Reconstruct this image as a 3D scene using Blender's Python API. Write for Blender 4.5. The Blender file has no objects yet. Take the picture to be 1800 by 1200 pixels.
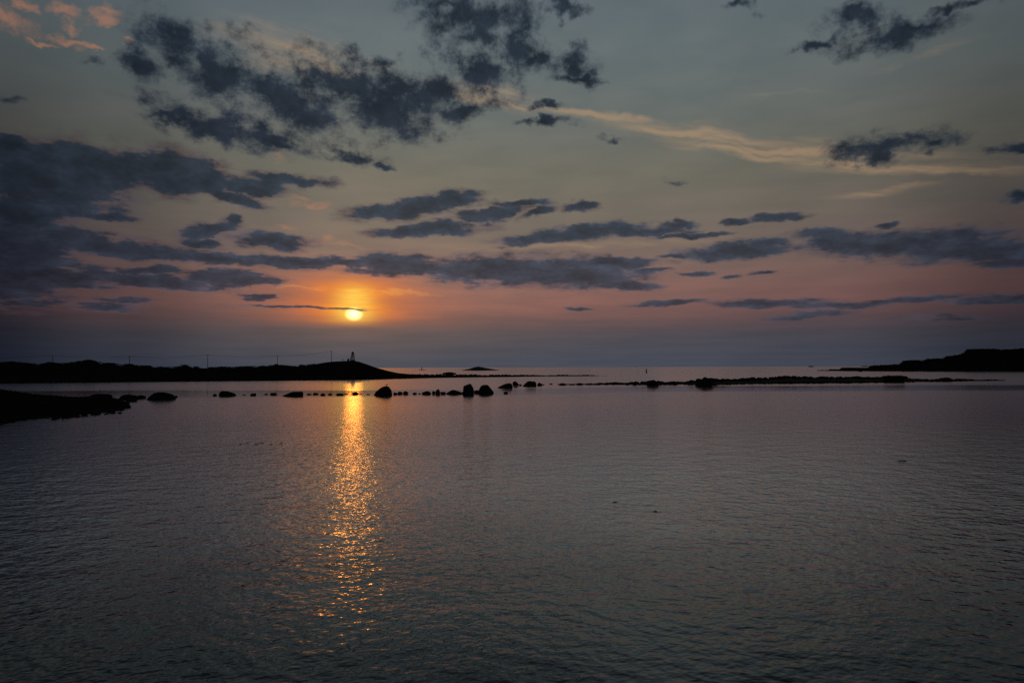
import bpy, bmesh, math, random
from mathutils import Vector, Matrix, noise as mnoise
R = math.radians
random.seed(7)
scene = bpy.context.scene
COL = scene.collection

# ------------------------------------------------------------------ camera
CAM_H = 8.0
HFOV_PX = 1200.0                       # focal length in pixels of the 1800 px wide photo (24 mm on 36 mm)
cam_d = bpy.data.cameras.new("camera")
cam_d.lens = 24.0; cam_d.sensor_width = 36.0
cam_d.clip_start = 0.1; cam_d.clip_end = 200000.0
cam = bpy.data.objects.new("camera", cam_d); COL.objects.link(cam)
PITCH, ROLL = R(2.17), R(0.2)
CAM_M = Matrix.Rotation(R(90) + PITCH, 3, 'X') @ Matrix.Rotation(-ROLL, 3, 'Z')
cam.matrix_world = Matrix.Translation((0, 0, CAM_H)) @ CAM_M.to_4x4()
scene.camera = cam

def ray(px, py):
    return (CAM_M @ Vector(((px - 900) / HFOV_PX, (600 - py) / HFOV_PX, -1.0))).normalized()
def azel(px, py):
    d = ray(px, py)
    return math.degrees(math.atan2(d.x, d.y)), math.degrees(math.asin(d.z))
def on_water(px, py, z=0.0):
    d = ray(px, py); t = (z - CAM_H) / d.z
    return Vector((d.x * t, d.y * t, z))
def at_y(px, py, Y):
    d = ray(px, py); t = Y / d.y
    return Vector((d.x * t, Y, CAM_H + d.z * t))

def lin(c):
    return tuple(((v / 255) / 12.92 if v / 255 <= 0.04045 else ((v / 255 + 0.055) / 1.055) ** 2.4) for v in c) + (1.0,)

# ------------------------------------------------------------------ view, sun
scene.view_settings.view_transform = 'Standard'
scene.view_settings.look = 'None'
scene.view_settings.exposure = 0.08
scene.view_settings.gamma = 1.0
scene.view_settings.use_curve_mapping = False
scene.cycles.max_bounces = 4
scene.cycles.sample_clamp_indirect = 4.0
scene.cycles.use_denoising = False

SUN_AZ, SUN_EL = azel(622, 551)
sun_dir = ray(622, 551)
sd = bpy.data.lights.new("sun", 'SUN')
sd.energy = 0.0048; sd.angle = R(1.3); sd.color = (1.0, 0.23, 0.012)
sun = bpy.data.objects.new("sun", sd); COL.objects.link(sun)
sun.rotation_euler = sun_dir.to_track_quat('Z', 'Y').to_euler()

# ------------------------------------------------------------------ world: dusk sky with cloud layers
world = bpy.data.worlds.new("World"); scene.world = world; world.use_nodes = True
world.cycles.sampling_method = "NONE"
W = world.node_tree; W.nodes.clear()

class NB:
    def __init__(s, nt): s.nt = nt
    def put(s, sock, v):
        if v is None: return
        if isinstance(v, bpy.types.NodeSocket): s.nt.links.new(v, sock)
        else: sock.default_value = v
    def node(s, t, **kw):
        n = s.nt.nodes.new(t)
        for k, v in kw.items(): setattr(n, k, v)
        return n
    def m(s, op, a, b=None, c=None, clamp=False):
        n = s.node('ShaderNodeMath', operation=op, use_clamp=clamp)
        s.put(n.inputs[0], a); s.put(n.inputs[1], b); s.put(n.inputs[2], c)
        return n.outputs[0]
    def vm(s, op, a, b=None, scale=None):
        n = s.node('ShaderNodeVectorMath', operation=op)
        s.put(n.inputs[0], a); s.put(n.inputs[1], b)
        if scale is not None: s.put(n.inputs['Scale'], scale)
        return n.outputs[1] if op in ('LENGTH', 'DOT_PRODUCT', 'DISTANCE') else n.outputs[0]
    def xyz(s, x, y, z=0.0):
        n = s.node('ShaderNodeCombineXYZ'); s.put(n.inputs[0], x); s.put(n.inputs[1], y); s.put(n.inputs[2], z)
        return n.outputs[0]
    def sep(s, v):
        n = s.node('ShaderNodeSeparateXYZ'); s.put(n.inputs[0], v); return n.outputs
    def noise(s, vec, scale, detail=4, rough=0.55, lac=2.0, dist=0.0, dim='3D', w=None):
        n = s.node('ShaderNodeTexNoise', noise_dimensions=dim)
        s.put(n.inputs['Vector'], vec)
        n.inputs['Scale'].default_value = scale; n.inputs['Detail'].default_value = detail
        n.inputs['Roughness'].default_value = rough; n.inputs['Lacunarity'].default_value = lac
        n.inputs['Distortion'].default_value = dist
        if w is not None: s.put(n.inputs['W'], w)
        return n.outputs[0], n.outputs[1]
    def step(s, v, lo, hi, a=0.0, b=1.0, smooth=True):
        n = s.node('ShaderNodeMapRange', interpolation_type='SMOOTHSTEP' if smooth else 'LINEAR')
        s.put(n.inputs[0], v); s.put(n.inputs[1], lo); s.put(n.inputs[2], hi); s.put(n.inputs[3], a); s.put(n.inputs[4], b)
        return n.outputs[0]
    def ramp(s, fac, stops, interp='LINEAR'):
        n = s.node('ShaderNodeValToRGB'); s.put(n.inputs[0], fac)
        cr = n.color_ramp; cr.interpolation = interp
        while len(cr.elements) < len(stops): cr.elements.new(0.5)
        for e, (p, c) in zip(cr.elements, stops):
            e.position = p; e.color = c
        return n.outputs[0]
    def mix(s, fac, a, b, blend='MIX'):
        n = s.node('ShaderNodeMix', data_type='RGBA', blend_type=blend)
        s.put(n.inputs[0], fac); s.put(n.inputs[6], a); s.put(n.inputs[7], b)
        return n.outputs[2]

w = NB(W)
tc = w.node('ShaderNodeTexCoord')
sx, sy, sz = w.sep(tc.outputs['Generated'])
DEG = 180 / math.pi
az = w.m('MULTIPLY', w.m('ARCTAN2', sx, sy), DEG)
el = w.m('MULTIPLY', w.m('ARCSINE', sz), DEG)
elp = w.m('MAXIMUM', el, -3.0)
P = w.xyz(az, el)
# cloud-texture space: flattened towards the horizon like a receding deck
vv = w.m('MULTIPLY', w.m('LOGARITHM', w.m('ADD', elp, 6.0), math.e), 14.0)
Q = w.xyz(w.m('MULTIPLY', az, 0.42), vv)
flat = w.m('MULTIPLY', w.m('ADD', elp, 6.0), 1 / 14.0 / 0.42)     # vertical size of a feature against its width

# clear-sky gradient by elevation (degrees / 90)
def e_of(py): return max(0.0, azel(900, py)[1])
stops = [(0.0, (70, 75, 87)), (e_of(612), (72, 74, 84)), (e_of(588), (79, 74, 81)), (e_of(566), (98, 78, 80)),
         (e_of(538), (122, 89, 85)), (e_of(500), (125, 96, 90)), (e_of(450), (120, 102, 94)), (e_of(400), (115, 105, 95)),
         (e_of(310), (111, 108, 96)), (e_of(200), (104, 110, 106)), (e_of(90), (101, 111, 112)), (e_of(0), (97, 107, 111)),
         (38, (84, 89, 91)), (52, (51, 55, 60)), (90, (28, 33, 40))]
elf = w.m('DIVIDE', w.m('MAXIMUM', el, 0.0), 90.0)
grad = w.ramp(elf, [(e / 90.0, lin(c)) for e, c in stops])
# physical sky, low sun, contributes part of the colour all the way round
nis = w.node('ShaderNodeTexSky', sky_type='NISHITA')
nis.sun_disc = False
nis.sun_elevation = R(SUN_EL); nis.sun_rotation = R(SUN_AZ)
nis.dust_density = 4.0; nis.air_density = 1.0; nis.ozone_density = 2.0
nis_s = w.vm('SCALE', nis.outputs[0], scale=0.05)
# light falls off with the angle from the sun
da = w.m('ABSOLUTE', w.m('SUBTRACT', az, SUN_AZ))
da = w.m('MINIMUM', da, w.m('SUBTRACT', 360.0, da))
side = w.m('GREATER_THAN', az, SUN_AZ)
fall_r = w.ramp(w.m('DIVIDE', da, 180.0), [(0, (1, 1, 1, 1)), (26 / 180, (.96, .97, .98, 1)), (38 / 180, (.80, .81, .84, 1)),
                                          (50 / 180, (.36, .38, .43, 1)), (80 / 180, (.28, .31, .37, 1)), (1, (.42, .47, .55, 1))], 'EASE')
fall_l = w.ramp(w.m('DIVIDE', da, 180.0), [(0, (1, 1, 1, 1)), (8 / 180, (.78, .81, .86, 1)), (17 / 180, (.43, .47, .54, 1)), (25 / 180, (.15, .18, .25, 1)),
                                          (50 / 180, (.15, .18, .25, 1)), (80 / 180, (.28, .31, .37, 1)), (1, (.42, .47, .55, 1))], 'EASE')
fall = w.mix(side, fall_l, fall_r)
fall = w.mix(w.step(el, 6.0, 26.0, 0.0, 0.47), fall, (0.90, 0.92, 0.96, 1.0))
base = w.mix(1.0, w.mix(0.97, nis_s, grad), fall, 'MULTIPLY')

# --- sun glow in haze
def gauss(cx, cy, sgx, sgy):
    dx = w.m('DIVIDE', w.m('SUBTRACT', az, cx), sgx); dy = w.m('DIVIDE', w.m('SUBTRACT', el, cy), sgy)
    r2 = w.m('ADD', w.m('MULTIPLY', dx, dx), w.m('MULTIPLY', dy, dy))
    return w.m('POWER', math.e, w.m('MULTIPLY', r2, -1.0))
haze_cut = w.step(el, SUN_EL - 1.35, SUN_EL - 0.35, 0.08, 1.0)
g_wide = w.m('MULTIPLY', gauss(SUN_AZ, SUN_EL + 1.1, 5.6, 2.2), haze_cut)
g_mid = w.m('MULTIPLY', gauss(SUN_AZ, SUN_EL + .75, 2.9, 1.75), haze_cut)
g_core = w.m('MULTIPLY', gauss(SUN_AZ, SUN_EL + .08, 1.45, .85), haze_cut)
g_patch = w.m('MULTIPLY', gauss(SUN_AZ + .05, SUN_EL + 1.40, 1.3, .85), haze_cut)
fine = w.step(w.noise(w.xyz(w.m('MULTIPLY', az, .35), w.m('MULTIPLY', el, 4.5)), 1.0, 3, .6)[0], .3, .66, .62, 1.1)
g_patch = w.m('MULTIPLY', g_patch, fine)
g_core = w.m('MULTIPLY', g_core, w.m('MULTIPLY_ADD', fine, .4, .62))
g_band = w.m('MULTIPLY', gauss(SUN_AZ + 4.0, SUN_EL + 1.6, 19.0, 2.6), haze_cut)
streaks = w.noise(w.xyz(w.m('MULTIPLY', az, 0.14), w.m('MULTIPLY', w.m('LOGARITHM', w.m('ADD', elp, 4.5), math.e), 11.0)), 1.0, 4, .55)[0]
st = w.step(streaks, .3, .7, .70, 1.2)
base = w.vm('MULTIPLY', base, w.xyz(*[w.step(streaks, .3, .7, a, b) for a, b in ((.93, 1.07), (.95, 1.05), (.96, 1.04))]))
sky = w.vm('ADD', base, w.vm('SCALE', (.050, .010, .003), scale=w.m('MULTIPLY', g_band, st)))
sky = w.mix(w.m('MULTIPLY', w.m('MULTIPLY', g_wide, st), .72, clamp=True), sky, lin((214, 112, 58)))
sky = w.mix(w.m('MULTIPLY', w.m('MULTIPLY', g_mid, st), .85, clamp=True), sky, lin((248, 140, 32)))
sky = w.mix(w.m('MULTIPLY', g_patch, .95, clamp=True), sky, lin((255, 204, 84)))
sky = w.mix(w.m('MULTIPLY', g_core, 1.0, clamp=True), sky, lin((255, 205, 84)))
ddx = w.m('DIVIDE', w.m('SUBTRACT', az, SUN_AZ), .50); ddy = w.m('DIVIDE', w.m('SUBTRACT', el, SUN_EL - .04), .38)
dr = w.m('SQRT', w.m('ADD', w.m('MULTIPLY', ddx, ddx), w.m('MULTIPLY', ddy, ddy)))
disc = w.step(dr, 0.1, 1.75, 1.0, 0.0)
sky = w.vm('ADD', sky, w.vm('SCALE', (2.4, 1.7, .72), scale=disc))

# --- cloud fields: each cloud is a soft ellipse at its own bearing and height, broken up by fractal noise
wn = w.noise(Q, 0.5, 3, .5)[1]
wx, wy, _ = w.sep(w.vm('SUBTRACT', wn, (.5, .5, .5)))
wn2 = w.noise(w.vm('ADD', Q, (31.7, 11.3, 5.0)), 2.2, 3, .55)[1]
vx, vy, _ = w.sep(w.vm('SUBTRACT', wn2, (.5, .5, .5)))
def warped(k1, k2):
    ox = w.m('ADD', w.m('MULTIPLY', wx, k1), w.m('MULTIPLY', vx, k2))
    oy = w.m('MULTIPLY', w.m('ADD', w.m('MULTIPLY', wy, k1), w.m('MULTIPLY', vy, k2)), flat)
    return w.vm('ADD', P, w.xyz(ox, oy))

def ell_field(coord, items, grow):
    """union of soft tilted ellipses, each a quadratic form in bearing and height"""
    X, Y, _ = w.sep(coord)
    q2 = w.xyz(w.m('MULTIPLY', X, X), w.m('MULTIPLY', X, Y), w.m('MULTIPLY', Y, Y))
    q1 = w.xyz(X, Y, 1.0)
    out = None
    for it in items:
        cx, cy, rx, ry = it[:4]; rot = it[4] if len(it) > 4 else 0; wt = it[5] if len(it) > 5 else 1.0
        a0, e0 = azel(cx, cy); a1, _ = azel(cx + 1, cy); _, e1 = azel(cx, cy - 1)
        c, s_ = math.cos(R(rot)), -math.sin(R(rot))
        ia, ie = 1 / (rx * (a1 - a0) * grow), 1 / (ry * (e1 - e0) * grow)
        A = (c * ia) ** 2 + (s_ * ie) ** 2; B = 2 * c * s_ * (ia ** 2 - ie ** 2); C = (s_ * ia) ** 2 + (c * ie) ** 2
        D = -2 * A * a0 - B * e0; E = -2 * C * e0 - B * a0; F = A * a0 * a0 + B * a0 * e0 + C * e0 * e0 + (1 - wt) ** 2
        v = w.m('ADD', w.vm('DOT_PRODUCT', q2, (A, B, C)), w.vm('DOT_PRODUCT', q1, (D, E, F)))
        out = v if out is None else w.m('MINIMUM', out, v)
    return w.m('SUBTRACT', 1.0, w.m('SQRT', w.m('MAXIMUM', out, 0.0)), clamp=True)

dark_high = [
 (322,85,75,42,25),(250,118,34,26),(395,140,110,46,27),(500,178,120,46,14),(620,148,120,38,4),(690,190,110,48,-8),(700,222,62,30),
 (765,155,60,36),(555,128,60,26,-5),(815,196,62,18,-8),(850,135,52,40,10),(835,28,85,40),(785,8,60,22),(845,78,62,24),(905,92,60,30),
 (940,100,34,26),(1000,112,40,26,10),(1020,142,44,9,4),(985,12,36,13),(650,105,50,14,0,.7),(410,62,50,18,10,.55),
 (395,224,110,27,6),(300,210,45,10,14),(480,242,62,12,14),(600,262,48,9,30),(624,277,42,11,6),(670,297,18,6,8),
 (1555,62,90,24,4),(1500,38,52,22,10),(1605,48,52,11),(1440,75,36,9,5),(1558,264,92,19),(1640,263,26,11),(1795,262,46,13),(1800,344,34,9),
 (1690,2,62,9,4,.7),(1510,4,42,7,0,.6),(965,187,26,7,0,.8),(960,220,42,8,0,.8),(1065,238,24,5,0,.55),(1180,316,22,6,0,.55),(155,108,22,10,0,.6),(20,178,18,8,0,.7),(1305,12,30,9,0,.5)]
dark_low = [
 (20,255,66,20,4),(90,282,70,26,6),(55,315,110,52),(175,290,92,36,8),(285,292,112,34),(335,322,92,26),(100,345,130,32),(30,375,90,34),(150,320,90,30),
 (40,445,110,46),(10,480,130,58),(440,332,76,15),(515,318,72,11),(400,348,75,12,8),(20,410,70,42),(195,382,50,9),(200,437,180,20),(100,482,150,24),
 (110,420,60,24),(370,457,230,10),(560,460,220,8),(720,466,110,20),(890,475,180,28),(1000,482,125,25),(1080,463,90,9),(1095,500,60,9,6),
 (400,489,95,15),(250,490,160,13,4),(260,474,60,7),(200,540,90,10,0,.7),(460,522,42,6),(535,539.5,125,3.2,0,.62),(215,526,60,7,0,.6),
 (365,403,56,13,-10),(482,426,76,14),(412,393,16,9),(350,428,40,9),
 (715,368,100,19,-6),(800,354,52,15,-8),(870,372,72,13,-10),(760,402,100,12,-5),(915,354,52,8),(945,372,34,8,-15),(1022,363,32,8),
 (990,411,120,13,-4),(1065,402,90,11),(1135,405,76,8),(1190,391,34,7),(1215,412,60,5),
 (1560,428,200,25,3),(1700,441,170,24,5),(1440,413,60,13,6),(1300,440,100,15),(1350,428,50,9),(1790,462,90,14),
 (1370,381,52,7),(1295,387,26,5),(1165,531,66,5),(1350,531,96,6.5),(1480,534,90,6.5),(1600,526,110,7,0,.8),(1430,553,80,8,0,.7),(1760,525,100,10,0,.8),
 (1140,474,34,5),(1230,479,34,4.5),(1340,480,26,4),(1285,484,20,5),(1185,449,26,4),(1556,397,20,6),(1650,560,130,9,0,.5),(1018,542,22,3)]
lit = [(15,36,55,24),(40,4,30,10),(115,17,30,11),(180,35,40,12,-5),(130,66,46,11,5),(125,38,18,8),(160,76,26,8),(70,66,34,6),(226,80,10,6),
 (485,278,16,11,-20,.75),(548,356,44,9,0,.75),(525,343,26,6,0,.7),(602,431,40,6,0,.7),(500,396,26,6,0,.6),(560,425,60,6,0,.7),(520,505,60,4.5,2),(680,514,90,5,1)]
cirrus = [(930,190,110,5,8),(1060,207,150,7,8),(1220,234,190,9,11),(1400,266,200,8,11),(1330,272,120,7,12),(1600,300,180,8,9,.85),(1480,290,130,7,12,.9),
 (1550,338,80,7,0,.55),(520,92,130,30,6,.65),(480,105,60,18,0,.65),(1180,390,20,3),(1000,430,220,7,0,.5),(1630,100,130,7,-4,.3),(1400,170,150,5,8,.3),(860,170,90,18,10,.7)]

n_edge = w.noise(w.vm('ADD', Q, (7.1, 3.3, 1.0)), 1.25, 9, .66)[0]
n_low = w.noise(w.xyz(w.m('ADD', w.m('MULTIPLY', az, .17), 60.0), vv), 1.15, 8, .64)[0]
pert_l = w.m('MULTIPLY', w.m('SUBTRACT', n_low, .5), 2.1)
C_h = ell_field(warped(.8, .30), dark_high, 2.12)
C_l = ell_field(warped(.5, .22), dark_low, 1.8)
# the same broken cloud goes on outside the photographed part of the sky
far_n = w.noise(w.vm('ADD', Q, (91.0, 40.0, 9.0)), 0.17, 3, .5)[0]
out_mask = w.m('MAXIMUM', w.step(w.m('ABSOLUTE', az), 39.0, 50.0), w.step(el, 30.0, 38.0))
C_o = w.m('MULTIPLY', w.step(far_n, .54, .74, 0.0, .8), out_mask)
C_h = w.m('MAXIMUM', C_h, C_o)
pert = w.m('MULTIPLY', w.m('SUBTRACT', n_edge, .5), 2.1)
a_h = w.step(w.m('ADD', C_h, w.m('MULTIPLY', pert, w.step(C_h, .0, .4))), .14, .88)
a_l = w.step(w.m('ADD', C_l, w.m('MULTIPLY', w.m('ADD', w.m('MULTIPLY', pert_l, .65), w.m('MULTIPLY', pert, .4)), w.step(C_l, .0, .5, 0.0, .8))), .20, .58)
C_t = ell_field(warped(.7, .35), lit, 1.45)
a_t = w.step(w.m('ADD', C_t, w.m('MULTIPLY', pert, w.step(C_t, .0, .4))), .1, 1.05)
cn = w.noise(w.xyz(w.m('MULTIPLY', az, .16), w.m('MULTIPLY', w.m('ADD', el, w.m('MULTIPLY', az, .19)), 1.5)), 1.0, 6, .6)[0]
C_c = ell_field(warped(.5, .12), cirrus, 1.9)
a_c = w.step(w.m('ADD', C_c, w.m('MULTIPLY', w.m('MULTIPLY', w.m('SUBTRACT', cn, .5), 3.0), C_c)), .05, 1.15)

def el_stops(lst): return [(max(0, e_of(p)) / 90.0, lin(c)) for p, c in lst]
colr = w.ramp(elf, el_stops([(645, (56, 58, 70)), (540, (61, 65, 77)), (470, (54, 63, 76)), (400, (49, 59, 72)), (330, (41, 52, 64)),
                             (240, (42, 50, 62)), (120, (37, 47, 59)), (0, (42, 52, 63))]) + [(1.0, lin((34, 42, 54)))])
thick = w.step(w.m('ADD', w.m('MAXIMUM', C_h, C_l), w.m('MULTIPLY', pert, .7)), .2, 1.0, 1.35, .75)
puff = w.step(w.noise(w.vm('ADD', Q, (17.0, 5.0, 3.0)), 1.1, 7, .65)[0], .28, .72, .68, 1.34)
cfall = w.mix(0.8, (1, 1, 1, 1), fall)
ccol = w.vm('SCALE', w.vm('MULTIPLY', colr, cfall), scale=w.m('MULTIPLY', thick, puff))
# warm light on thin edges of the lower clouds on the sun's side
edge = w.m('MULTIPLY', w.m('MULTIPLY', a_l, w.m('SUBTRACT', 1.0, a_l)), 4.0)
near = w.step(da, 8.0, 34.0, 1.0, 0.35)
warm = w.m('MULTIPLY', edge, near)
ccol_l = w.vm('ADD', ccol, w.vm('SCALE', (.055, .019, .009), scale=warm))
ccol_l = w.vm('ADD', ccol_l, w.vm('SCALE', (.26, .085, .012), scale=w.m('MULTIPLY', edge, gauss(SUN_AZ, SUN_EL + 1.0, 8.0, 3.2))))

lcol = w.vm('MULTIPLY', lin((184, 126, 96))[:3], w.mix(0.35, (1, 1, 1, 1), fall))
xcol = w.vm('MULTIPLY', lin((178, 146, 112))[:3], w.mix(0.6, (1, 1, 1, 1), fall))
lcol = w.mix(gauss(SUN_AZ, SUN_EL + 1.4, 5.5, 1.6), lcol, lin((255, 168, 62)))
s1 = w.mix(w.m('MULTIPLY', a_c, .55), sky, xcol)
s2 = w.mix(w.m('MULTIPLY', a_t, .52), s1, lcol)
s3 = w.mix(w.m('MULTIPLY', a_l, .90), s2, ccol_l)
s4 = w.mix(w.m('MULTIPLY', a_h, .96), s3, ccol)
bg = w.node('ShaderNodeBackground'); w.put(bg.inputs[0], s4); bg.inputs[1].default_value = 1.0
wo = w.node('ShaderNodeOutputWorld'); W.links.new(bg.outputs[0], wo.inputs[0])

# ------------------------------------------------------------------ materials
def new_mat(name):
    m = bpy.data.materials.new(name); m.use_nodes = True; m.node_tree.nodes.clear()
    b = NB(m.node_tree)
    p = b.node('ShaderNodeBsdfPrincipled'); o = b.node('ShaderNodeOutputMaterial')
    m.node_tree.links.new(p.outputs[0], o.inputs[0])
    return m, b, p
def rough_mat(name, c1, c2, scale, rough=.8, bump=.4, spec=.3):
    m, b, p = new_mat(name)
    t = b.node('ShaderNodeTexCoord')
    f, _ = b.noise(t.outputs['Object'], scale, 5, .6)
    b.put(p.inputs['Base Color'], b.ramp(f, [(.3, c1 + (1,)), (.7, c2 + (1,))]))
    p.inputs['Roughness'].default_value = rough; p.inputs['Specular IOR Level'].default_value = spec
    bn = b.node('ShaderNodeBump'); bn.inputs['Strength'].default_value = bump; b.put(bn.inputs['Height'], f)
    b.put(p.inputs['Normal'], bn.outputs[0])
    return m
M_ROCK = rough_mat("wet_dark_rock", (.007, .007, .0075), (.017, .016, .015), 1.6, .85, .5, .06)
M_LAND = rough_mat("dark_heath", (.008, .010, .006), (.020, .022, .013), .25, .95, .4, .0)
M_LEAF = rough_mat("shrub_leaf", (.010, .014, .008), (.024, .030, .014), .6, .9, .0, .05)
M_WEED = rough_mat("kelp", (.010, .009, .005), (.022, .018, .009), 6, .5, .2, .3)
M_WHITE = rough_mat("white_paint", (.70, .70, .70), (.82, .82, .81), 2.0, .6, .05, .3)
M_DARKP = rough_mat("dark_paint", (.02, .02, .025), (.04, .04, .045), 3.0, .5, .05, .3)
M_GLASSD = rough_mat("lantern_glass", (.10, .11, .13), (.16, .17, .19), 1.0, .1, .0, .5)
M_WOOD = rough_mat("tarred_wood", (.03, .025, .02), (.06, .05, .04), 4.0, .85, .3, .1)
M_WIRE = rough_mat("cable_metal", (.03, .03, .03), (.05, .05, .05), 4.0, .6, .0, .2)
M_BIRDG = rough_mat("bird_grey", (.05, .05, .055), (.12, .12, .13), 8.0, .9, .1, .1)

# --- water
def water_mat():
    m, b, p = new_mat("sea_water")
    g = b.node('ShaderNodeNewGeometry')
    px, py, pz = b.sep(g.outputs['Position'])
    p.inputs['Base Color'].default_value = (.006, .0075, .006, 1)
    p.inputs['IOR'].default_value = 1.55
    p.inputs['Roughness'].default_value = .055
    def rot(ang, sx_, sy_):
        c, s_ = math.cos(R(ang)), math.sin(R(ang))
        u = b.m('ADD', b.m('MULTIPLY', px, c * sx_), b.m('MULTIPLY', py, s_ * sx_))
        v = b.m('ADD', b.m('MULTIPLY', px, -s_ * sy_), b.m('MULTIPLY', py, c * sy_))
        return u, v, c, s_
    # wind patches, open water and the sheltered water along the rocks
    big = b.noise(b.xyz(b.m('MULTIPLY', px, .006), b.m('MULTIPLY', py, .014)), 1.0, 3, .5)[0]
    patch = b.step(big, .32, .68, .75, 1.2)
    jit = b.m('MULTIPLY', b.m('SUBTRACT', b.noise(b.xyz(b.m('MULTIPLY', px, .02), b.m('MULTIPLY', py, .05)), 1.0, 3, .6)[0], .5), 34.0)
    rt = b.step(px, -15.0, 60.0)
    yy = b.m('SUBTRACT', b.m('ADD', py, jit), b.m('MULTIPLY', rt, 32.0))
    lee = b.m('MULTIPLY', b.step(yy, 178.0, 200.0), b.step(yy, 240.0, 262.0, 1.0, 0.0))
    opn = b.step(py, 25.0, 190.0)
    p.inputs['Roughness'].default_value = .06
    ro = b.m('ADD', .06, b.m('MULTIPLY', opn, .09))
    ro = b.m('ADD', b.m('MULTIPLY', ro, b.m('SUBTRACT', 1.0, lee)), b.m('MULTIPLY', lee, .08))
    b.put(p.inputs['Roughness'], ro)
    amp = b.m('MULTIPLY', b.m('MULTIPLY', patch, b.step(py, 15.0, 150.0, 1.40, .27)), b.m('SUBTRACT', 1.0, b.m('MULTIPLY', lee, .6)))
    SX = SY = None
    #      rot  su    sv   eps  slope   detail
    for i, (ang, su, sv, eps, A, det) in enumerate([(14, .30, .46, .04, .10, 1.0), (-24, 1.15, 1.6, .02, .080, 1.5), (21, 3.0, 3.8, .01, .042, 1.0)]):
        u, v, c, s_ = rot(ang, su, sv)
        off = (i * 37.1, i * 11.9, i * 5.3)
        n0 = b.noise(b.vm('ADD', b.xyz(u, v), off), 1.0, det, .5)[0]
        nu = b.noise(b.vm('ADD', b.xyz(b.m('ADD', u, eps * su), v), off), 1.0, det, .5)[0]
        nv = b.noise(b.vm('ADD', b.xyz(u, b.m('ADD', v, eps * sv)), off), 1.0, det, .5)[0]
        du = b.m('MULTIPLY', b.m('SUBTRACT', nu, n0), A / eps)
        dv = b.m('MULTIPLY', b.m('SUBTRACT', nv, n0), A / eps)
        gx = b.m('SUBTRACT', b.m('MULTIPLY', du, c), b.m('MULTIPLY', dv, s_))
        gy = b.m('ADD', b.m('MULTIPLY', du, s_), b.m('MULTIPLY', dv, c))
        SX = gx if SX is None else b.m('ADD', SX, gx)
        SY = gy if SY is None else b.m('ADD', SY, gy)
    k = b.m('MULTIPLY', amp, -1.0)
    # normals tilted shoreward, darkening near water and turning far reflections to higher sky
    shore_tilt = b.m('MULTIPLY', b.m('ADD', b.step(py, 60.0, 420.0, 0.0, -.04), b.step(py, 14.0, 25.0, -.10, 0.0)), b.m('SUBTRACT', 1.0, b.m('MULTIPLY', lee, .9)))
    nrm = b.vm('NORMALIZE', b.xyz(b.m('MULTIPLY', SX, k), b.m('ADD', b.m('MULTIPLY', SY, k), shore_tilt), 1.0))
    b.put(p.inputs['Normal'], nrm)
    # added mirror gloss that brightens the bay's reflection, fading towards the shore
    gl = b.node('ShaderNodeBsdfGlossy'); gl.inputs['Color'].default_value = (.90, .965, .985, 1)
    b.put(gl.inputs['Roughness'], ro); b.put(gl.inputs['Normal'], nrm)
    mx = b.node('ShaderNodeMixShader'); boost_y = b.m('ADD', py, b.m('MULTIPLY', b.m('SUBTRACT', b.noise(b.xyz(b.m('MULTIPLY', px, .05), b.m('MULTIPLY', py, .08)), 1.0, 2, .5)[0], .5), 16.0))
    b.put(mx.inputs[0], b.step(boost_y, 13.0, 52.0, .03, .74))
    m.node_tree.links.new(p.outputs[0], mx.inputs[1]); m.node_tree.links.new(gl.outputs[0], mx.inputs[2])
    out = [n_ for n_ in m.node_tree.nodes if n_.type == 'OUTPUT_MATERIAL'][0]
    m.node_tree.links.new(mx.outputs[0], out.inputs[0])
    return m
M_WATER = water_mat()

# ------------------------------------------------------------------ object helpers
def link_mesh(name, verts, faces, mat, parent=None, smooth=False):
    me = bpy.data.meshes.new(name); me.from_pydata([tuple(v) for v in verts], [], faces); me.update()
    me.materials.append(mat)
    if smooth: me.polygons.foreach_set('use_smooth', [True] * len(me.polygons))
    o = bpy.data.objects.new(name, me); COL.objects.link(o)
    if parent: o.parent = parent
    return o
def link_bm(name, bm, mat, parent=None, smooth=False):
    me = bpy.data.meshes.new(name); bm.to_mesh(me); bm.free(); me.materials.append(mat)
    if smooth: me.polygons.foreach_set('use_smooth', [True] * len(me.polygons))
    o = bpy.data.objects.new(name, me); COL.objects.link(o)
    if parent: o.parent = parent
    return o
def tag(o, label=None, cat=None, group=None, kind=None):
    if label: o['label'] = label
    if cat: o['category'] = cat
    if group: o['group'] = group
    if kind: o['kind'] = kind
    return o
def empty(name, loc, rz=0.0):
    o = bpy.data.objects.new(name, None); COL.objects.link(o); o.location = loc; o.rotation_euler = (0, 0, rz); return o
def lathe(bm, prof, seg=24, c=(0, 0, 0)):
    rings = []
    for r, z in prof:
        rings.append([bm.verts.new((c[0] + r * math.cos(2 * math.pi * i / seg), c[1] + r * math.sin(2 * math.pi * i / seg), c[2] + z)) for i in range(seg)])
    for a, b_ in zip(rings, rings[1:]):
        for i in range(seg): bm.faces.new((a[i], a[(i + 1) % seg], b_[(i + 1) % seg], b_[i]))
    bm.faces.new(rings[0][::-1]); bm.faces.new(rings[-1])
def box(bm, c, s, rz=0):
    m = Matrix.Translation(c) @ Matrix.Rotation(rz, 4, 'Z') @ Matrix.Diagonal((s[0], s[1], s[2], 1))
    bmesh.ops.create_cube(bm, size=1, matrix=m)
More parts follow.
